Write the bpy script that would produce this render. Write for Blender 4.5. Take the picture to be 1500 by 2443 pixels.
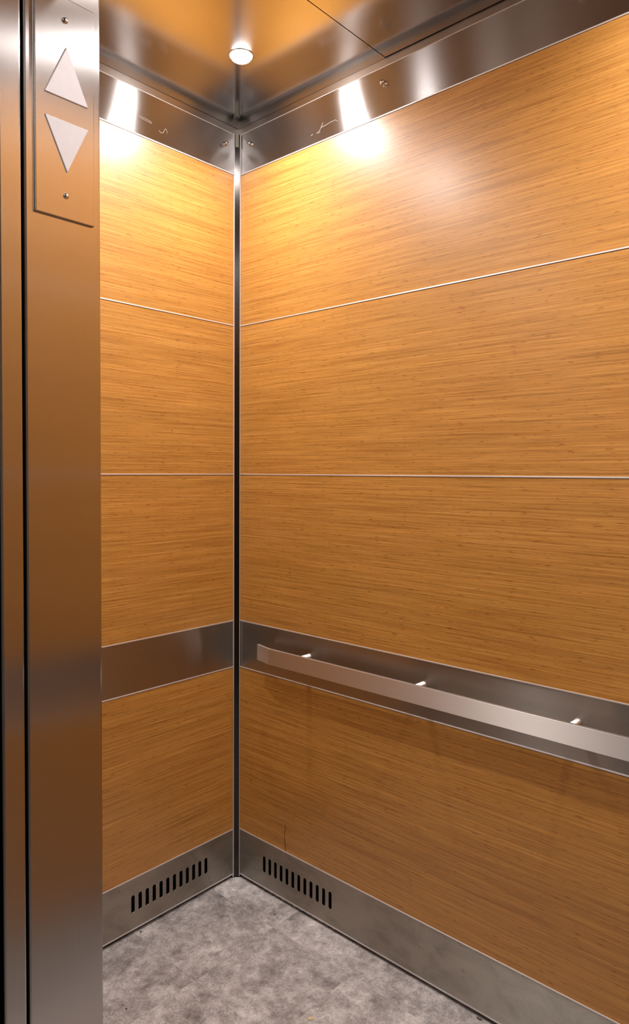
import bpy, bmesh, math, random
from mathutils import Vector, Matrix

# ------------------------------------------------------------------ clear
for o in list(bpy.data.objects):
    bpy.data.objects.remove(o, do_unlink=True)
scene = bpy.context.scene
COL = scene.collection
random.seed(7)

# ------------------------------------------------------------------ camera (fitted to the photograph's wall lines)
FPX, PPY = 1672.09, 1171.10
YAW, PITCH, ROLL = -0.73645, -0.02734, 0.0044
cam_d = bpy.data.cameras.new('camera')
cam_d.sensor_fit = 'VERTICAL'
cam_d.sensor_height = 36.0
cam_d.lens = FPX / 2443.0 * 36.0
cam_d.shift_y = -(1221.5 - PPY) / 2443.0
cam_d.clip_start = 0.01
cam = bpy.data.objects.new('camera', cam_d)
COL.objects.link(cam)
fw = Vector((math.sin(YAW) * math.cos(PITCH), math.cos(YAW) * math.cos(PITCH), math.sin(PITCH)))
rt = Vector((math.cos(YAW), -math.sin(YAW), 0))
up = rt.cross(fw)
c_, s_ = math.cos(ROLL), math.sin(ROLL)
rt, up = c_ * rt + s_ * up, -s_ * rt + c_ * up
m = Matrix.Identity(4)
for i in range(3):
    m[i][0], m[i][1], m[i][2] = rt[i], up[i], -fw[i]
m.translation = Vector((1.81303, -1.60640, 1.41))
cam.matrix_world = m
scene.camera = cam

# ------------------------------------------------------------------ world, exposure
w = bpy.data.worlds.new('world')
scene.world = w
w.use_nodes = True
w.node_tree.nodes['Background'].inputs[0].default_value = (0.8, 0.85, 0.9, 1)
w.node_tree.nodes['Background'].inputs[1].default_value = 0.05
vs = scene.view_settings
vs.view_transform = 'Standard'
vs.look = 'None'
vs.gamma = 1.0
vs.use_curve_mapping = False
vs.exposure = 0.0
scene.cycles.sample_clamp_indirect = 5.0
LAMP_W = 6.0          # watts of each recessed downlight

# ------------------------------------------------------------------ dimensions (metres)
CW, CD, CH = 1.84, 1.0714, 2.58      # cab width, depth, ceiling height
XJ = 0.92                            # face of the entrance column
Z_KB, Z_KT = 0.012, 0.1715           # kick plate
Z_BB, Z_BT = 0.7379, 0.8976          # steel band behind handrail
Z_S2, Z_S1 = 1.4000, 1.9045          # panel joints
Z_FB, Z_FT = 2.4117, 2.5460          # frieze
LAMPS = [(0.308, -0.262), (0.308, -0.79), (1.532, -0.262), (1.532, -0.79)]


# ------------------------------------------------------------------ material helpers
def new_mat(name):
    mt = bpy.data.materials.new(name)
    mt.use_nodes = True
    nt = mt.node_tree
    b = nt.nodes['Principled BSDF']
    return mt, nt, b


def node(nt, t, **kw):
    n = nt.nodes.new(t)
    for k, v in kw.items():
        setattr(n, k, v)
    return n


def ramp(nt, fac, stops):
    r = node(nt, 'ShaderNodeValToRGB')
    cr = r.color_ramp
    while len(cr.elements) < len(stops):
        cr.elements.new(0.5)
    for e, (p, c) in zip(cr.elements, stops):
        e.position = p
        e.color = (c[0], c[1], c[2], 1) if not isinstance(c, (int, float)) else (c, c, c, 1)
    nt.links.new(fac, r.inputs[0])
    return r.outputs[0]


def noise(nt, vec, scale, detail=3, rough=0.55, dist=0.0):
    n = node(nt, 'ShaderNodeTexNoise')
    n.inputs['Scale'].default_value = scale
    n.inputs['Detail'].default_value = detail
    n.inputs['Roughness'].default_value = rough
    n.inputs['Distortion'].default_value = dist
    nt.links.new(vec, n.inputs['Vector'])
    return n.outputs['Fac']


def mapping(nt, vec, scale, loc=(0, 0, 0)):
    mp = node(nt, 'ShaderNodeMapping')
    mp.inputs['Scale'].default_value = scale
    mp.inputs['Location'].default_value = loc
    nt.links.new(vec, mp.inputs['Vector'])
    return mp.outputs[0]


def mixc(nt, fac, a, b, mode='MIX'):
    mx = node(nt, 'ShaderNodeMix', data_type='RGBA', blend_type=mode)
    for sock, val in ((mx.inputs[0], fac), (mx.inputs[6], a), (mx.inputs[7], b)):
        if isinstance(val, bpy.types.NodeSocket):
            nt.links.new(val, sock)
        elif isinstance(val, (int, float)):
            sock.default_value = val
        else:
            sock.default_value = (val[0], val[1], val[2], 1)
    return mx.outputs[2]


def position(nt):
    return node(nt, 'ShaderNodeNewGeometry').outputs['Position']


def steel(name, color=(0.60, 0.57, 0.54), rough=0.3, aniso=0.85, brush='h', smudge=0.08, bump=0.02, scuff=False):
    """brushed stainless steel; UV u runs across the brushing (the blur direction)"""
    mt, nt, b = new_mat(name)
    b.inputs['Metallic'].default_value = 1.0
    b.inputs['Anisotropic'].default_value = aniso
    tg = node(nt, 'ShaderNodeTangent', direction_type='UV_MAP', uv_map='UVMap')
    nt.links.new(tg.outputs[0], b.inputs['Tangent'])
    pos = position(nt)
    uv = node(nt, 'ShaderNodeUVMap', uv_map='UVMap').outputs[0]
    fine = noise(nt, mapping(nt, uv, (900, 6, 1)), 1.0, 2)
    cloud = noise(nt, pos, 5.0, 4, 0.6)
    r1 = node(nt, 'ShaderNodeMapRange')
    r1.inputs['To Min'].default_value = rough - smudge
    r1.inputs['To Max'].default_value = rough + smudge
    nt.links.new(cloud, r1.inputs[0])
    nt.links.new(r1.outputs[0], b.inputs['Roughness'])
    col = mixc(nt, fine, tuple(c * 0.94 for c in color), tuple(min(1, c * 1.06) for c in color))
    if scuff:
        st = noise(nt, mapping(nt, pos, (9, 9, 16)), 1.0, 4, 0.65, 0.8)
        col = mixc(nt, 1.0, col, ramp(nt, st, [(0.32, 0.80), (0.55, 1.0), (0.75, 1.06)]), 'MULTIPLY')
        mk = noise(nt, mapping(nt, pos, (30, 30, 14), (2, 1, 4)), 1.0, 2, 0.5, 1.5)
        col = mixc(nt, ramp(nt, mk, [(0.70, 0.0), (0.78, 0.55)]), col, (0.20, 0.18, 0.16))
        gr = noise(nt, pos, 420, 2, 0.6)
        col = mixc(nt, 1.0, col, ramp(nt, gr, [(0.3, 0.86), (0.7, 1.12)]), 'MULTIPLY')
    nt.links.new(col, b.inputs['Base Color'])
    if bump:
        bp = node(nt, 'ShaderNodeBump')
        bp.inputs['Strength'].default_value = bump
        bp.inputs['Distance'].default_value = 0.001
        nt.links.new(fine, bp.inputs['Height'])
        nt.links.new(bp.outputs[0], b.inputs['Normal'])
    return mt


def plain(name, color, rough=0.5, metal=0.0, spec=0.5):
    mt, nt, b = new_mat(name)
    b.inputs['Roughness'].default_value = rough
    b.inputs['Metallic'].default_value = metal
    b.inputs['Specular IOR Level'].default_value = spec
    pos = position(nt)
    n = noise(nt, pos, 60, 3)
    col = mixc(nt, n, tuple(c * 0.93 for c in color), tuple(min(1, c * 1.05) for c in color))
    nt.links.new(col, b.inputs['Base Color'])
    return mt


def bamboo(name):
    mt, nt, b = new_mat(name)
    pos = position(nt)
    sx = node(nt, 'ShaderNodeSeparateXYZ')
    nt.links.new(pos, sx.inputs[0])
    ad = node(nt, 'ShaderNodeMath', operation='ADD')
    nt.links.new(sx.outputs[0], ad.inputs[0])
    nt.links.new(sx.outputs[1], ad.inputs[1])
    cb = node(nt, 'ShaderNodeCombineXYZ')
    nt.links.new(ad.outputs[0], cb.inputs[0])
    nt.links.new(sx.outputs[2], cb.inputs[2])
    p = cb.outputs[0]
    fine = noise(nt, mapping(nt, p, (7.0, 1, 560)), 1.0, 3, 0.62)
    mid = noise(nt, mapping(nt, p, (2.6, 1, 190), (3, 0, 5)), 1.0, 3, 0.6)
    broad = noise(nt, mapping(nt, p, (0.9, 1, 26), (8, 0, 1)), 1.0, 2, 0.5)
    fleck = noise(nt, mapping(nt, p, (34, 1, 230), (1, 0, 9)), 1.0, 2, 0.55)
    dash = noise(nt, mapping(nt, p, (5.0, 1, 300), (5, 0, 3)), 1.0, 1, 0.5)
    base = ramp(nt, mid, [(0.25, (0.340, 0.130, 0.0175)), (0.5, (0.485, 0.219, 0.039)), (0.75, (0.61, 0.302, 0.070))])
    f2 = ramp(nt, fine, [(0.30, 0.58), (0.5, 1.0), (0.70, 1.24)])
    c1 = mixc(nt, 0.7, base, f2, 'MULTIPLY')
    b2 = ramp(nt, broad, [(0.3, 0.88), (0.7, 1.09)])
    c2 = mixc(nt, 0.8, c1, b2, 'MULTIPLY')
    k = ramp(nt, fleck, [(0.60, 0.0), (0.71, 1.0)])
    c3 = mixc(nt, k, c2, mixc(nt, 1.0, c2, (0.66, 0.52, 0.42), 'MULTIPLY'))
    d = ramp(nt, dash, [(0.22, 1.0), (0.33, 0.0)])
    c4 = mixc(nt, d, c3, mixc(nt, 1.0, c3, (0.66, 0.55, 0.48), 'MULTIPLY'))
    nt.links.new(c4, b.inputs['Base Color'])
    b.inputs['Roughness'].default_value = 0.31
    b.inputs['Specular IOR Level'].default_value = 0.5
    b.inputs['Coat Weight'].default_value = 0.6
    b.inputs['Coat Roughness'].default_value = 0.52
    bp = node(nt, 'ShaderNodeBump')
    bp.inputs['Strength'].default_value = 0.10
    bp.inputs['Distance'].default_value = 0.0006
    nt.links.new(fine, bp.inputs['Height'])
    nt.links.new(bp.outputs[0], b.inputs['Normal'])
    return mt


def vinyl(name):
    mt, nt, b = new_mat(name)
    pos = position(nt)
    oi = node(nt, 'ShaderNodeObjectInfo')
    off = node(nt, 'ShaderNodeVectorMath', operation='ADD')
    sc = node(nt, 'ShaderNodeVectorMath', operation='SCALE')
    sc.inputs['Scale'].default_value = 13.0
    nt.links.new(oi.outputs['Location'], sc.inputs[0])
    nt.links.new(pos, off.inputs[0])
    nt.links.new(sc.outputs[0], off.inputs[1])
    p = off.outputs[0]
    big = noise(nt, p, 8, 6, 0.62, 0.3)
    mid = noise(nt, p, 38, 6, 0.72, 0.3)
    grain = noise(nt, p, 260, 4, 0.75, 0.2)
    sp = noise(nt, p, 62, 4, 0.65, 0.2)

    def fibres(scale, dist, width, offset):
        n = noise(nt, mapping(nt, p, (1, 1, 1), offset), scale, 2, 0.5, dist)
        sb = node(nt, 'ShaderNodeMath', operation='SUBTRACT')
        sb.inputs[1].default_value = 0.5
        nt.links.new(n, sb.inputs[0])
        ab = node(nt, 'ShaderNodeMath', operation='ABSOLUTE')
        nt.links.new(sb.outputs[0], ab.inputs[0])
        return ramp(nt, ab.outputs[0], [(0.0, 1.0), (width, 0.0)])
    base = ramp(nt, big, [(0.36, (0.225, 0.201, 0.189)), (0.5, (0.345, 0.315, 0.300)), (0.66, (0.490, 0.455, 0.438))])
    c1 = mixc(nt, 0.9, base, ramp(nt, mid, [(0.33, 0.55), (0.5, 1.0), (0.66, 1.42)]), 'MULTIPLY')
    c2 = mixc(nt, 0.9, c1, ramp(nt, grain, [(0.3, 0.62), (0.5, 1.0), (0.7, 1.42)]), 'MULTIPLY')
    patch = ramp(nt, noise(nt, mapping(nt, p, (1, 1, 1), (4, 7, 0)), 16, 3, 0.6, 0.4), [(0.42, 0.0), (0.56, 0.75)])
    fsum = node(nt, 'ShaderNodeMath', operation='MAXIMUM')
    nt.links.new(fibres(48, 2.4, 0.026, (1, 2, 0)), fsum.inputs[0])
    nt.links.new(fibres(80, 1.8, 0.030, (6, 3, 0)), fsum.inputs[1])
    fm = node(nt, 'ShaderNodeMath', operation='MULTIPLY')
    nt.links.new(fsum.outputs[0], fm.inputs[0])
    nt.links.new(patch, fm.inputs[1])
    c2 = mixc(nt, fm.outputs[0], c2, (0.62, 0.58, 0.56))
    k = ramp(nt, sp, [(0.68, 0.0), (0.78, 1.0)])
    c3 = mixc(nt, k, c2, mixc(nt, 1.0, c2, (0.6, 0.58, 0.57), 'MULTIPLY'))
    tone = node(nt, 'ShaderNodeMapRange')
    tone.inputs['To Min'].default_value = 0.93
    tone.inputs['To Max'].default_value = 1.08
    nt.links.new(oi.outputs['Random'], tone.inputs[0])
    mul = node(nt, 'ShaderNodeVectorMath', operation='SCALE')
    nt.links.new(c3, mul.inputs[0])
    nt.links.new(tone.outputs[0], mul.inputs['Scale'])
    nt.links.new(mul.outputs[0], b.inputs['Base Color'])
    b.inputs['Roughness'].default_value = 0.5
    b.inputs['Specular IOR Level'].default_value = 0.4
    bp = node(nt, 'ShaderNodeBump')
    bp.inputs['Strength'].default_value = 0.12
    bp.inputs['Distance'].default_value = 0.0008
    nt.links.new(mid, bp.inputs['Height'])
    nt.links.new(bp.outputs[0], b.inputs['Normal'])
    return mt


def emitter(name, color, strength):
    mt, nt, b = new_mat(name)
    b.inputs['Base Color'].default_value = (*color, 1)
    b.inputs['Emission Color'].default_value = (*color, 1)
    b.inputs['Emission Strength'].default_value = strength
    mt.cycles.emission_sampling = 'FRONT_BACK'
    return mt


M = {
    'bamboo': bamboo('bamboo_laminate'),
    'frieze': steel('brushed_steel_frieze', color=(0.47, 0.445, 0.43), rough=0.245, aniso=1.0, smudge=0.006, bump=0.0),
    'band': steel('brushed_steel_band', color=(0.46, 0.42, 0.38), rough=0.25, aniso=1.0, smudge=0.01, bump=0.0),
    'kick': steel('brushed_steel_kick', color=(0.50, 0.475, 0.425), rough=0.42, aniso=0.95, smudge=0.05, scuff=True),
    'jamb': steel('brushed_steel_jamb', color=(0.57, 0.54, 0.52), rough=0.225, aniso=1.0, smudge=0.015),
    'ceil': steel('brushed_steel_ceiling', color=(0.48, 0.47, 0.465), rough=0.165, aniso=0.3, smudge=0.015, bump=0.0),
    'rail': steel('brushed_steel_rail', color=(0.84, 0.79, 0.75), rough=0.54, aniso=0.95, smudge=0.04, bump=0.05),
    'post': steel('dark_corner_steel', color=(0.05, 0.044, 0.040), rough=0.24, aniso=0.6, smudge=0.05),
    'alu': plain('satin_aluminium', (0.86, 0.82, 0.81), 0.5, 0.75),
    'stud': plain('satin_steel_post', (0.72, 0.69, 0.66), 0.36, 1.0),
    'chrome': plain('polished_steel', (0.75, 0.73, 0.70), 0.16, 1.0),
    'black': plain('black_shade_fill', (0.006, 0.006, 0.006), 0.9, 0.0, 0.1),  # black fill standing in for the shade inside gaps and recesses
    'backing': steel('backing_steel', color=(0.50, 0.46, 0.42), rough=0.30, aniso=0.6),
    'vinyl': vinyl('grey_stone_vinyl'),
    'subfloor': plain('dark_subfloor', (0.20, 0.18, 0.17), 0.9),
    'arrow': plain('white_acrylic', (0.84, 0.84, 0.89), 0.40),
    'bracket': plain('grey_foam', (0.24, 0.225, 0.18), 0.9),
    'residue': plain('dried_adhesive', (0.80, 0.78, 0.80), 0.6),
    'crack': plain('dark_scrape', (0.05, 0.018, 0.006), 0.7),
    'chip': plain('pale_wood_chip', (0.62, 0.46, 0.28), 0.7),
    'crumb': plain('white_plaster', (0.88, 0.87, 0.86), 0.8),
    'grit': plain('dark_grit', (0.03, 0.026, 0.022), 0.7),
    'pebble': plain('grey_rubber', (0.10, 0.095, 0.09), 0.55),
    'hallwall': plain('landing_plaster', (0.62, 0.62, 0.60), 0.8),
    'hallceil': plain('landing_ceiling', (0.75, 0.75, 0.73), 0.9),
    'lens': emitter('lamp_lens', (1.0, 0.98, 0.99), 300.0),
    'hall_fill': emitter('landing_fill_lens', (1.0, 0.98, 0.95), 9.0),  # glow of the added landing fill light
}


# ------------------------------------------------------------------ object helpers
def tag(o, label=None, cat=None, group=None, kind=None):
    if label: o['label'] = label
    if cat: o['category'] = cat
    if group: o['group'] = group
    if kind: o['kind'] = kind
    return o


def wloc(o):
    v = Vector(o.location)
    while o.parent:
        o = o.parent
        v = v + Vector(o.location)
    return v


def uv_project(bm, blur):
    """u runs along the blur direction on every face it lies in, v across it"""
    lay = bm.loops.layers.uv.new('UVMap')
    for f in bm.faces:
        n = f.normal if f.normal.length > 0 else Vector((0, 0, 1))
        B = Vector(blur)
        if abs(n.dot(B)) > 0.7:
            B = Vector((0, 0, 1)) if abs(n.z) < 0.7 else Vector((1, 0, 0))
        B = (B - n * B.dot(n)).normalized()
        V = n.cross(B)
        for l in f.loops:
            l[lay].uv = (l.vert.co.dot(B), l.vert.co.dot(V))


def link(name, bm, mat, parent=None, blur=(0, 0, 1), origin=None, smooth=False):
    """one mesh object; bm holds world coordinates, origin goes to the base centre"""
    bm.normal_update()
    uv_project(bm, blur)
    lo = Vector([min(v.co[i] for v in bm.verts) for i in range(3)])
    hi = Vector([max(v.co[i] for v in bm.verts) for i in range(3)])
    org = Vector(origin) if origin else Vector(((lo.x + hi.x) / 2, (lo.y + hi.y) / 2, lo.z))
    bmesh.ops.translate(bm, verts=bm.verts, vec=-org)
    me = bpy.data.meshes.new(name)
    bm.to_mesh(me)
    bm.free()
    if smooth:
        for p in me.polygons:
            p.use_smooth = True
    me.materials.append(M[mat])
    o = bpy.data.objects.new(name, me)
    COL.objects.link(o)
    o.location = org
    if parent:
        o.parent = parent
        o.location = org - wloc(parent)
    return o


def empty(name, loc, parent=None):
    o = bpy.data.objects.new(name, None)
    o.empty_display_size = 0.05
    COL.objects.link(o)
    o.location = loc
    if parent:
        o.parent = parent
        o.location = Vector(loc) - wloc(parent)
    return o


def add_box(bm, a, b, bevel=0.0, seg=2):
    lo = Vector([min(a[i], b[i]) for i in range(3)])
    hi = Vector([max(a[i], b[i]) for i in range(3)])
    vs_ = [bm.verts.new((x, y, z)) for z in (lo.z, hi.z) for y in (lo.y, hi.y) for x in (lo.x, hi.x)]
    fs = [(0, 2, 3, 1), (4, 5, 7, 6), (0, 1, 5, 4), (2, 6, 7, 3), (0, 4, 6, 2), (1, 3, 7, 5)]
    faces = [bm.faces.new([vs_[i] for i in f]) for f in fs]
    if bevel:
        es = list({e for f in faces for e in f.edges})
        bmesh.ops.bevel(bm, geom=es, offset=bevel, segments=seg, profile=0.5, affect='EDGES')


def box(name, a, b, mat, parent=None, blur=(0, 0, 1), bevel=0.0):
    bm = bmesh.new()
    add_box(bm, a, b, bevel)
    return link(name, bm, mat, parent, blur)


def prism(name, pts, axis, d0, d1, mat, parent=None, blur=(0, 0, 1), bevel=0.0):
    """2-D outline pts extruded along a world axis from d0 to d1"""
    bm = bmesh.new()
    def P(p, d):
        return {'x': (d, p[0], p[1]), 'y': (p[0], d, p[1]), 'z': (p[0], p[1], d)}[axis]
    lo = [bm.verts.new(P(p, d0)) for p in pts]
    hi = [bm.verts.new(P(p, d1)) for p in pts]
    n = len(pts)
    bm.faces.new(lo)
    bm.faces.new(hi)
    for i in range(n):
        bm.faces.new((lo[i], lo[(i + 1) % n], hi[(i + 1) % n], hi[i]))
    bmesh.ops.recalc_face_normals(bm, faces=bm.faces)
    if bevel:
        bmesh.ops.bevel(bm, geom=list(bm.edges), offset=bevel, segments=2, profile=0.5, affect='EDGES')
    return link(name, bm, mat, parent, blur)


def lathe(name, prof, centre, direction, mat, parent=None, seg=20):
    """profile (radius, height) spun around a direction"""
    d = Vector(direction).normalized()
    q = d.to_track_quat('Z', 'Y')
    bm = bmesh.new()
    rings = []
    for r, h in prof:
        if r < 1e-7:
            rings.append([bm.verts.new(Vector(centre) + q @ Vector((0, 0, h)))])
        else:
            rings.append([bm.verts.new(Vector(centre) + q @ Vector((r * math.cos(2 * math.pi * i / seg), r * math.sin(2 * math.pi * i / seg), h))) for i in range(seg)])
    for A, B in zip(rings, rings[1:]):
        for i in range(seg):
            j = (i + 1) % seg
            if len(A) == 1 and len(B) == 1:
                continue
            if len(A) == 1:
                bm.faces.new((A[0], B[i], B[j]))
            elif len(B) == 1:
                bm.faces.new((A[i], A[j], B[0]))
            else:
                bm.faces.new((A[i], A[j], B[j], B[i]))
    bmesh.ops.recalc_face_normals(bm, faces=bm.faces)
    return link(name, bm, mat, parent, smooth=True)


def tube(name, pts, radius, mat, parent=None, seg=6):
    """thin bent wire through points"""
    bm = bmesh.new()
    rings = []
    pts = [Vector(p) for p in pts]
    for i, p in enumerate(pts):
        t = (pts[min(i + 1, len(pts) - 1)] - pts[max(i - 1, 0)]).normalized()
        q = t.to_track_quat('Z', 'Y')
        r = radius[i] if isinstance(radius, (list, tuple)) else radius
        rings.append([bm.verts.new(p + q @ Vector((r * math.cos(2 * math.pi * k / seg), r * math.sin(2 * math.pi * k / seg), 0))) for k in range(seg)])
    for A, B in zip(rings, rings[1:]):
        for i in range(seg):
            bm.faces.new((A[i], A[(i + 1) % seg], B[(i + 1) % seg], B[i]))
    bm.faces.new(rings[0][::-1])
    bm.faces.new(rings[-1])
    bmesh.ops.recalc_face_normals(bm, faces=bm.faces)
    return link(name, bm, mat, parent, smooth=True)


# ------------------------------------------------------------------ floor
floor = tag(box('floor', (-0.06, -1.215, -0.06), (CW + 0.06, 0.06, -0.0025), 'subfloor'),
            'grey stone-look vinyl tile floor of the elevator cab', 'floor', kind='structure')
TS = 0.305
gx = [0.293 + TS * i for i in range(-1, 6)]
gy = [-0.1105 - TS * i for i in range(-1, 5)]
for i in range(len(gx) - 1):
    for j in range(len(gy) - 1):
        x0, x1 = max(gx[i], -0.03), min(gx[i + 1], CW + 0.01)
        y1, y0 = min(gy[j], 0.03), max(gy[j + 1], -1.205)
        if x1 - x0 < 0.004 or y1 - y0 < 0.004:
            continue
        e = 0.00012
        box('vinyl_tile', (x0 + e, y0 + e, -0.0025), (x1 - e, y1 - e, 0.0), 'vinyl', floor, bevel=0.00015)


# ------------------------------------------------------------------ cab walls
def slot_outline(c, z0, z1, hw, n=6):
    """rounded slot, counter-clockwise in (u, z)"""
    pts = []
    for k in range(n + 1):
        a = -math.pi + math.pi * k / n
        pts.append((c + hw * math.cos(a), z0 + hw + hw * math.sin(a)))
    for k in range(n + 1):
        a = math.pi * k / n
        pts.append((c + hw * math.cos(a), z1 - hw + hw * math.sin(a)))
    return pts


def kick_plate(parent, P, u0, u1, slots):
    """steel skirting sheet with real slots; P(u, d, z) maps to the world, d = depth behind the front face"""
    T = 0.002
    bm = bmesh.new()
    def quad(pts, d):
        bm.faces.new([bm.verts.new(P(u, d, z)) for u, z in pts])
    z0, z1 = Z_KB + 0.0045, Z_KT - 0.0022
    if slots:
        c0, c1, n = slots
        s0, s1, hw = 0.0658, 0.1195, 0.0061
        pitch = (c1 - c0) / (n - 1)
        for d in (0.0, T):
            quad([(u0, z0), (c0 - pitch / 2, z0), (c0 - pitch / 2, z1), (u0, z1)], d)
            quad([(c1 + pitch / 2, z0), (u1, z0), (u1, z1), (c1 + pitch / 2, z1)], d)
        for k in range(n):
            c = c0 + pitch * k
            L, R_ = c - pitch / 2, c + pitch / 2
            ol = slot_outline(c, s0, s1, hw)
            h = len(ol) // 2
            nb = h
            bot = ol[:nb]              # left to right along the bottom curve
            top = ol[nb:]              # right to left along the top curve
            mid_b = nb // 2
            mid_t = len(top) // 2
            for d in (0.0, T):
                left = [(L, z0), (c, z0)] + bot[mid_b::-1] + top[:mid_t - 1:-1][:] + [(c, z1), (L, z1)]
                right = [(c, z0), (R_, z0), (R_, z1), (c, z1)] + top[mid_t::-1] + bot[:mid_b - 1:-1]
                quad(left, d)
                quad(right, d)
            for a, b in zip(ol, ol[1:] + ol[:1]):
                bm.faces.new([bm.verts.new(P(a[0], 0, a[1])), bm.verts.new(P(b[0], 0, b[1])),
                              bm.verts.new(P(b[0], T, b[1])), bm.verts.new(P(a[0], T, a[1]))])
    else:
        for d in (0.0, T):
            quad([(u0, z0), (u1, z0), (u1, z1), (u0, z1)], d)
    for a, b in (((u0, z0), (u1, z0)), ((u1, z0), (u1, z1)), ((u1, z1), (u0, z1)), ((u0, z1), (u0, z0))):
        bm.faces.new([bm.verts.new(P(a[0], 0, a[1])), bm.verts.new(P(b[0], 0, b[1])),
                      bm.verts.new(P(b[0], T, b[1])), bm.verts.new(P(a[0], T, a[1]))])
    bmesh.ops.remove_doubles(bm, verts=bm.verts, dist=1e-6)
    bmesh.ops.recalc_face_normals(bm, faces=bm.faces)
    k = link('kick_plate', bm, 'kick', parent)
    return k


def clad_wall(wall, P, u0, u1, slots=None, edge_at=None):
    """hang the panels, steel sheets and aluminium strips of one wall; P(u, d, z) -> world"""
    def pbox(name, ua, ub, za, zb, d0, d1, mat, parent=wall, bevel=0.0):
        return box(name, P(ua, d0, za), P(ub, d1, zb), mat, parent, bevel=bevel)
    HS = 0.0018                 # half height of a strip
    GAP = 0.0016                # shadow joint under a strip
    D = 0.017
    out = {}
    for key, za, zb in (('low', Z_KT, Z_BB), ('midlow', Z_BT, Z_S2), ('mid', Z_S2, Z_S1), ('top', Z_S1, Z_FB)):
        out[key] = pbox('laminate_panel', u0, u1, za + HS, zb - HS - GAP, 0.0, D, 'bamboo')
    out['frieze'] = pbox('frieze_panel', u0, u1, Z_FB + HS, Z_FT - 0.0018, 0.0, 0.0025, 'frieze')
    pbox('frieze_core', u0 + 0.004, u1 - 0.004, Z_FB + HS, Z_FT - 0.003, 0.0027, D, 'black')
    out['band'] = pbox('handrail_band', u0, u1, Z_BB + HS, Z_BT - HS - 0.0005, 0.0, D, 'band')
    out['kick'] = kick_plate(wall, P, u0, u1, slots)
    for z in (Z_KT, Z_BB, Z_BT, Z_S2, Z_S1, Z_FB):
        pbox('joint_strip', u0, u1, z - HS, z + HS, -0.0010, D, 'alu', bevel=0.0003)
    pbox('frieze_top_edge', u0, u1, Z_FT - 0.0017, Z_FT, -0.0006, D, 'alu')
    pbox('skirting_foot', u0, u1, Z_KB, Z_KB + 0.0042, -0.0006, 0.003, 'alu')
    return out


# --- left wall of the photograph: plane x = 0
wl = tag(box('wall_left', (-0.06, -CD, 0), (-0.0175, 0.0175, CH + 0.05), 'backing'),
         'narrow bamboo-clad side wall beside the entrance column', 'wall', kind='structure')
PL = lambda u, d, z: (-d, -u, z)
left = clad_wall(wl, PL, 0.0203, CD - 0.002, slots=(0.1382, 0.4200, 12))
box('vent_shade', (-0.0172, -CD + 0.01, 0.0), (-0.0130, -0.03, Z_KT - 0.004), 'black', wl)  # black sheet giving the shade behind the slots and under the skirting
box('edge_strip', (-0.017, -0.0198, 0.004), (0.0012, -0.0160, Z_FT), 'alu', wl)

# --- right wall of the photograph: plane y = 0
wb = tag(box('wall_back', (-0.06, 0.0175, 0), (CW + 0.06, 0.06, CH + 0.05), 'backing'),
         'wide bamboo-clad wall carrying the handrail', 'wall', kind='structure')
PB = lambda u, d, z: (u, d, z)
back = clad_wall(wb, PB, 0.0137, CW - 0.014, slots=(0.1368, 0.4287, 12))
box('vent_shade', (0.03, 0.0130, 0.0), (CW - 0.03, 0.0172, Z_KT - 0.004), 'black', wb)  # same black sheet for the shade behind this wall's slots
box('edge_strip', (0.0094, -0.0012, 0.004), (0.0132, 0.017, Z_FT), 'alu', wb)

# --- opposite side wall (seen only as a reflection in the entrance column)
wr = tag(box('wall_right', (CW + 0.0175, -CD, 0), (CW + 0.06, 0.0, CH + 0.05), 'backing'),
         'bamboo-clad side wall facing the entrance column', 'wall', kind='structure')
PR = lambda u, d, z: (CW + d, -u, z)
clad_wall(wr, PR, 0.0203, CD - 0.002)

# --- corner post in the open joint between both walls
post = tag(prism('trim_1', [(-0.0172, -0.0205), (-0.0035, -0.0205), (0.0138, 0.0030), (0.0138, 0.0172), (-0.0172, 0.0172)],
                 'z', 0.0, Z_FT, 'post', None, blur=(0.7, 0.7, 0)),
           'dark steel post recessed in the corner between both panelled walls', 'corner post', kind='structure')
box('corner_bracket', (-0.006, -0.0135, 2.503), (0.0085, 0.001, 2.556), 'bracket', post)

# --- front wall: return column with lantern, strike side, header
wf = tag(box('wall_front', (-0.06, -1.1813, 0), (XJ, -CD, CH + 0.05), 'jamb', blur=(0, 1, 0), bevel=0.003),
         'brushed steel entrance column at the cab opening', 'wall', kind='structure')
box('return_panel', (0.0, -CD, 0.012), (XJ - 0.012, -CD + 0.002, Z_FT), 'band', wf)
ws = tag(box('wall_strike', (1.775, -1.1813, 0), (CW + 0.06, -CD, CH + 0.05), 'jamb', blur=(0, 1, 0), bevel=0.003),
         'narrow brushed steel return beside the far edge of the opening', 'wall', kind='structure')
tag(box('trim_2', (XJ, -1.1813, 2.135), (1.775, -CD, CH + 0.05), 'jamb', blur=(0, 0, 1)),
    'brushed steel header over the cab opening', 'header', kind='structure')
# the open sliding doors stand edge-on behind the column
d1 = tag(box('door_1', (0.02, -1.2141, 0.006), (XJ, -1.1849, 2.16), 'jamb', blur=(0, 1, 0), bevel=0.0025),
         'steel edge of the open cab door beside the entrance column', 'door', kind='structure')
d2 = tag(box('door_2', (0.02, -1.2480, 0.006), (XJ - 0.004, -1.2188, 2.16), 'jamb', blur=(0, 1, 0), bevel=0.0025),
         'steel edge of the open landing door behind the cab door', 'door', kind='structure')
box('pocket_shade', (XJ - 0.03, -1.1849, 0.006), (XJ - 0.012, -1.1813, 2.16), 'black', wf)  # black strip painting the shade in the gap between column and door
box('pocket_shade', (XJ - 0.03, -1.2188, 0.006), (XJ - 0.012, -1.2141, 2.16), 'black', d1)  # black strip as the shade between the two doors

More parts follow.
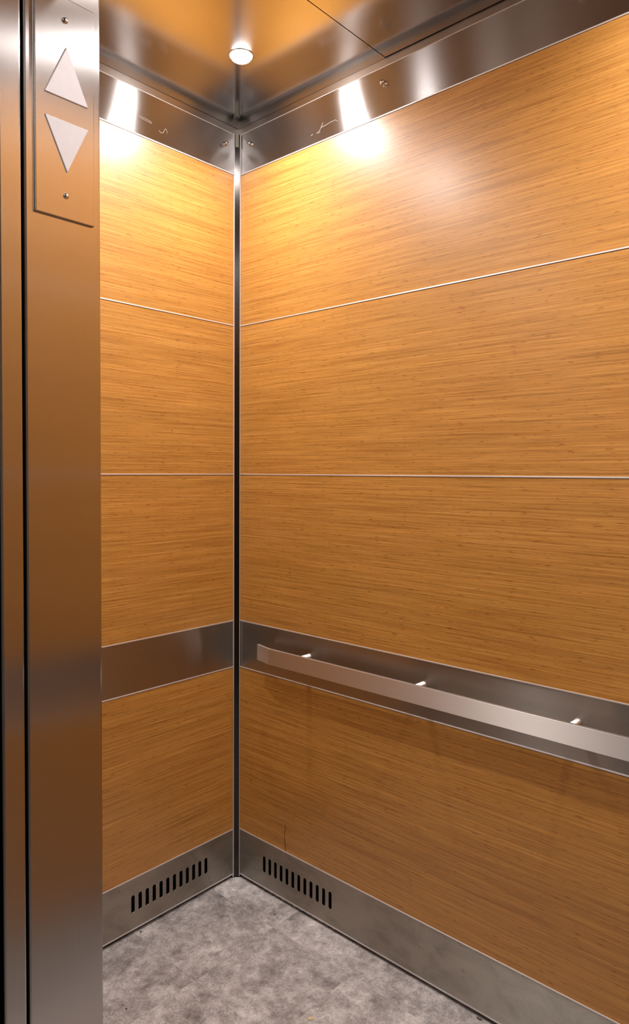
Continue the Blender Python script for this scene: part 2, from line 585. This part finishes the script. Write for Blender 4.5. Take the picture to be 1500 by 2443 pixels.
# ------------------------------------------------------------------ ceiling
ceil = tag(box('ceiling', (-0.06, -1.1813, CH + 0.05), (CW + 0.06, 0.06, CH + 0.09), 'black'),
           'brushed steel ceiling of three joined panels', 'ceiling', kind='structure')
xs = [(-0.016, 0.6046), (0.6064, 1.2336), (1.2354, CW + 0.016)]


def ceiling_panel(x0, x1, y0, y1):
    bm = bmesh.new()
    hol = [(lx, ly) for lx, ly in LAMPS if x0 < lx < x1]
    if not hol:
        add_box(bm, (x0, y0, CH), (x1, y1, CH + 0.012), 0.0008, 1)
    else:
        # cut the panel into bands around each lamp opening
        R, N = 0.0335, 24
        ys = sorted(set([y0, y1] + [ly + s * 0.06 for _, ly in hol for s in (-1, 1)]))
        for z, fl in ((CH, True), (CH + 0.012, False)):
            for a, b in zip(ys, ys[1:]):
                inside = [(lx, ly) for lx, ly in hol if a < ly < b]
                if not inside:
                    bm.faces.new([bm.verts.new((x, y, z)) for x, y in ((x0, a), (x1, a), (x1, b), (x0, b))])
                    continue
                lx, ly = inside[0]
                ring = [(lx + R * math.cos(-math.pi / 2 + 2 * math.pi * k / N), ly + R * math.sin(-math.pi / 2 + 2 * math.pi * k / N)) for k in range(N + 1)]
                hN = N // 2
                r_side = [(lx, a), (x1, a), (x1, b), (lx, b)] + ring[hN::-1]
                l_side = [(lx, b), (x0, b), (x0, a), (lx, a)] + ring[N:hN - 1:-1]
                for poly in (r_side, l_side):
                    bm.faces.new([bm.verts.new((x, y, z)) for x, y in poly])
        for lx, ly in hol:
            for k in range(N):
                p = [(lx + R * math.cos(2 * math.pi * q / N), ly + R * math.sin(2 * math.pi * q / N)) for q in (k, k + 1)]
                bm.faces.new([bm.verts.new((p[0][0], p[0][1], CH)), bm.verts.new((p[1][0], p[1][1], CH)),
                              bm.verts.new((p[1][0], p[1][1], CH + 0.012)), bm.verts.new((p[0][0], p[0][1], CH + 0.012))])
        for a, b in (((x0, y0), (x1, y0)), ((x1, y0), (x1, y1)), ((x1, y1), (x0, y1)), ((x0, y1), (x0, y0))):
            bm.faces.new([bm.verts.new((a[0], a[1], CH)), bm.verts.new((b[0], b[1], CH)),
                          bm.verts.new((b[0], b[1], CH + 0.012)), bm.verts.new((a[0], a[1], CH + 0.012))])
        bmesh.ops.remove_doubles(bm, verts=bm.verts, dist=1e-6)
        bmesh.ops.recalc_face_normals(bm, faces=bm.faces)
    return link('ceiling_panel', bm, 'ceil', ceil, blur=(1, 0, 0))


for (x0, x1), yb in zip(xs, (0.0165, 0.0130, 0.0130)):
    ceiling_panel(x0, x1, -CD, yb)

# recessed downlights
dl_labels = ['small round recessed downlight over the panelled corner',
             'small round recessed downlight over the entrance column side',
             'small round recessed downlight over the back wall far end',
             'small round recessed downlight over the far side of the opening']
for (lx, ly), lab in zip(LAMPS, dl_labels):
    t = tag(empty('ceiling_downlight', (lx, ly, CH)), lab, 'ceiling light', 'recessed downlights in the steel ceiling')
    lathe('trim_ring', [(0.0305, 0.010), (0.0305, -0.0004), (0.0315, -0.0018), (0.0345, -0.0018), (0.0355, -0.0002), (0.0330, 0.0), (0.0330, 0.010)],
          (lx, ly, CH), (0, 0, 1), 'chrome', t, 32)
    lathe('lens', [(0.0, -0.0160), (0.017, -0.0140), (0.0270, -0.0078), (0.0304, -0.0002)], (lx, ly, CH), (0, 0, 1), 'lens', t, 16)
    ld = bpy.data.lights.new('downlight_lamp', 'AREA')
    ld.shape = 'DISK'
    ld.size = 0.040
    ld.energy = LAMP_W
    ld.spread = math.radians(146)
    ld.color = (1.0, 0.965, 0.955)
    lo = bpy.data.objects.new('downlight_lamp', ld)
    COL.objects.link(lo)
    lo.parent = t
    lo.location = (0, 0, -0.0168)

# ------------------------------------------------------------------ pad studs on the friezes
STUD = [(0.0085, 0.0), (0.0085, 0.0012), (0.0036, 0.0022), (0.0032, 0.0095), (0.0062, 0.0110), (0.0070, 0.0140), (0.0055, 0.0165), (0.0, 0.0172)]
for u in (0.067, 0.615, 1.163, 1.711):
    lathe('pad_stud', STUD, (u, 0.0, 2.4975), (0, -1, 0), 'chrome', back['frieze'])
for u in (0.061, 0.61):
    lathe('pad_stud', STUD, (0.0, -u, 2.4975), (1, 0, 0), 'chrome', left['frieze'])

# adhesive left on the friezes
for pts in ([(0.359, 2.441), (0.372, 2.447), (0.380, 2.458), (0.384, 2.466)],
            [(0.376, 2.4535), (0.395, 2.4545), (0.415, 2.457), (0.434, 2.4575), (0.443, 2.451)],
            [(0.366, 2.4395), (0.373, 2.4425)], [(0.336, 2.4415), (0.343, 2.4440)], [(0.540, 2.440), (0.560, 2.4405), (0.580, 2.4413)]):
    tube('adhesive_residue', [(u, -0.0001, z) for u, z in pts], 0.00045, 'residue', back['frieze'])
for pts in ([(0.481, 2.466), (0.477, 2.476), (0.469, 2.468), (0.466, 2.476), (0.456, 2.474)],
            [(0.476, 2.452), (0.478, 2.442), (0.476, 2.433)],
            [(0.392, 2.468), (0.372, 2.468), (0.352, 2.466), (0.347, 2.461)], [(0.388, 2.464), (0.368, 2.4625), (0.350, 2.461)],
            [(0.321, 2.450), (0.314, 2.4455), (0.306, 2.448), (0.302, 2.455)], [(0.301, 2.456), (0.298, 2.463), (0.293, 2.462), (0.290, 2.452)]):
    tube('adhesive_residue', [(0.0001, -u, z) for u, z in pts], 0.00045, 'residue', left['frieze'])

# scrape in the low panel of the back wall, running up from the kick plate
tube('scrape_mark', [(0.2375, 0.0004, 0.1755), (0.2345, 0.0003, 0.195), (0.2318, 0.0003, 0.215), (0.2318, 0.0003, 0.232), (0.2345, 0.0003, 0.250), (0.2375, 0.0004, 0.268)],
     [0.0012, 0.0014, 0.0013, 0.0012, 0.0011, 0.0006], 'crack', back['low'])

# ------------------------------------------------------------------ handrail
hr = tag(empty('handrail', (0.93, -0.05, 0.7945)), 'flat brushed steel handrail with bent end along the wide wall', 'handrail')
RZ0, RZ1, RY, RT = 0.7945, 0.8450, -0.0600, 0.0095
outline = [(0.1465, -0.0445), (0.2160, RY), (CW - 0.216, RY), (CW - 0.1465, -0.0445), (CW - 0.1465, -0.0445 + RT), (CW - 0.2145, RY + RT), (0.2145, RY + RT), (0.1465, -0.0445 + RT)]
prism('rail_bar', outline, 'z', RZ0, RZ1, 'rail', hr, blur=(0, 0, 1), bevel=0.0009)
for u in (0.336, 0.760, 1.184, 1.608):
    lathe('rail_post', [(0.0, 0.0), (0.0108, 0.0), (0.0108, 0.0012), (0.0098, 0.0020), (0.0098, 0.0496), (0.0, 0.0496)],
          (u, -0.0003, 0.8295), (0, -1, 0), 'stud', hr, 28)

# ------------------------------------------------------------------ direction lantern on the entrance column
la = tag(empty('direction_lantern', (XJ, -1.126, 1.7485)), 'steel lantern plate with two white triangular arrows', 'lantern')
PT = XJ + 0.0042
box('face_plate', (XJ, -1.1685, 1.7485), (PT, -1.0835, 2.0415), 'jamb', la, blur=(0, 1, 0), bevel=0.0012)
cy = -1.1245


def arrow(name, pts, lab):
    o = prism(name, pts, 'x', PT - 0.002, PT + 0.0016, 'arrow', la, bevel=0.0007)
    o['label'] = lab
    return o


arrow('up_arrow', [(cy - 0.0312, 1.9070), (cy + 0.0312, 1.9070), (cy, 1.9760)], 'white acrylic triangle pointing up')
arrow('down_arrow', [(cy - 0.0312, 1.8775), (cy, 1.8102), (cy + 0.0312, 1.8775)], 'white acrylic triangle pointing down')
for z in (1.7790, 2.0110):
    lathe('screw', [(0.0040, 0.0), (0.0040, 0.0006), (0.0033, 0.0020), (0.0016, 0.0028), (0.0, 0.0029)], (PT - 0.0002, -1.1257, z), (1, 0, 0), 'chrome', la, 16)

# ------------------------------------------------------------------ debris on the floor
def shard(name, centre, size, mat, label, cat, seed, group=None, flat=0.4, turn=0.0):
    rnd = random.Random(seed)
    bm = bmesh.new()
    bmesh.ops.create_icosphere(bm, subdivisions=1, radius=1.0)
    q = Matrix.Rotation(turn, 3, 'Z')
    for v in bm.verts:
        k = rnd.uniform(0.75, 1.15)
        v.co = q @ Vector((v.co.x * size[0] * k, v.co.y * size[1] * k, v.co.z * size[2] * k))
    mn = min(v.co.z for v in bm.verts)
    for v in bm.verts:
        v.co.z -= mn
        v.co += Vector(centre)
    return tag(link(name, bm, mat), label, cat, group)


chip = prism('wood_chip', [(0.6135, -0.3030), (0.6225, -0.3065), (0.6305, -0.2950), (0.6225, -0.2900)], 'z', 0.0, 0.0022, 'chip', bevel=0.0003)
tag(chip, 'tiny pale wood chip lying on the grey floor tiles', 'wood chip')
shard('floor_bead', (0.9430, -0.0055, 0.0), (0.0085, 0.0040, 0.0035), 'pebble', 'small dark oval bead against the steel skirting', 'bead', 3)
shard('plaster_crumb', (0.0557, -0.0685, 0.0), (0.0060, 0.0028, 0.0030), 'crumb', 'largest white crumb on the floor near the corner post', 'crumb', 5, turn=0.9)
for k, (x, y, s, t) in enumerate([(-0.0015, -0.0120, 0.0024, 0.4), (0.0110, -0.0015, 0.0022, 1.0), (0.0045, -0.0085, 0.0036, 0.7)]):
    shard('plaster_crumb', (x + 0.006, y - 0.006, 0.0), (s, s * 0.8, s * 0.7), 'crumb', 'white crumb at the foot of the corner post', 'crumb', 11 + k, 'white crumbs at the corner post', turn=t)
shard('plaster_crumb', (0.064, -0.161, 0.0), (0.0020, 0.0016, 0.0014), 'crumb', 'tiny white crumb on the floor along the vented narrow wall', 'crumb', 21)
shard('plaster_crumb', (0.160, -0.214, 0.0), (0.0034, 0.0014, 0.0014), 'crumb', 'small white crumb out on the open floor tiles', 'crumb', 22, turn=0.3)
for k, (x, y, lab) in enumerate([(0.244, -0.601, 'dark speck of grit on the floor by the entrance column'),
                                 (0.250, -0.062, 'dark speck of grit on the floor below the wide wall vent'),
                                 (0.010, -0.3985, 'dark speck of grit against the narrow wall skirting')]):
    shard('grit_speck', (x, y, 0.0), (0.0042, 0.0026, 0.0012), 'grit', lab, 'grit', 31 + k)

# ------------------------------------------------------------------ landing outside the cab (behind the camera)
tag(box('floor_landing', (-1.6, -4.2, -0.06), (4.2, -1.215, 0.0), 'vinyl'), 'grey floor of the landing outside the cab', 'floor', kind='structure')
tag(box('wall_landing', (-1.6, -4.3, 0), (4.2, -4.2, 2.75), 'hallwall'), 'pale plaster wall across the landing', 'wall', kind='structure')
tag(box('wall_landing_end', (-1.7, -4.2, 0), (-1.6, -1.25, 2.75), 'hallwall'), 'pale plaster end wall of the landing near the doors', 'wall', kind='structure')
tag(box('wall_landing_side', (4.2, -4.2, 0), (4.3, -1.25, 2.75), 'hallwall'), 'pale plaster end wall of the landing far side', 'wall', kind='structure')
tag(box('ceiling_landing', (-1.6, -4.2, 2.75), (4.2, -1.25, 2.80), 'hallceil'), 'pale ceiling of the landing', 'ceiling', kind='structure')
tag(box('wall_entrance', (-1.6, -1.34, 0), (0.90, -1.25, 2.75), 'hallwall'), 'pale landing wall beside the doors', 'wall', kind='structure')
tag(box('wall_entrance_side', (1.86, -1.34, 0), (4.2, -1.215, 2.75), 'hallwall'), 'pale landing wall past the strike side', 'wall', kind='structure')
tag(box('wall_entrance_top', (0.90, -1.34, 2.12), (1.86, -1.25, 2.75), 'hallwall'), 'pale landing wall above the opening', 'wall', kind='structure')
hl = tag(empty('landing_fill_light', (1.4, -2.7, 2.75)), 'added square fill light over the landing', 'ceiling light')  # unseen lamp, added to brighten the landing and fill through the opening
box('fill_light_frame', (1.08, -3.02, 2.735), (1.72, -2.38, 2.75), 'alu', hl)
box('fill_light_panel', (1.10, -3.00, 2.730), (1.70, -2.40, 2.7349), 'hall_fill', hl)
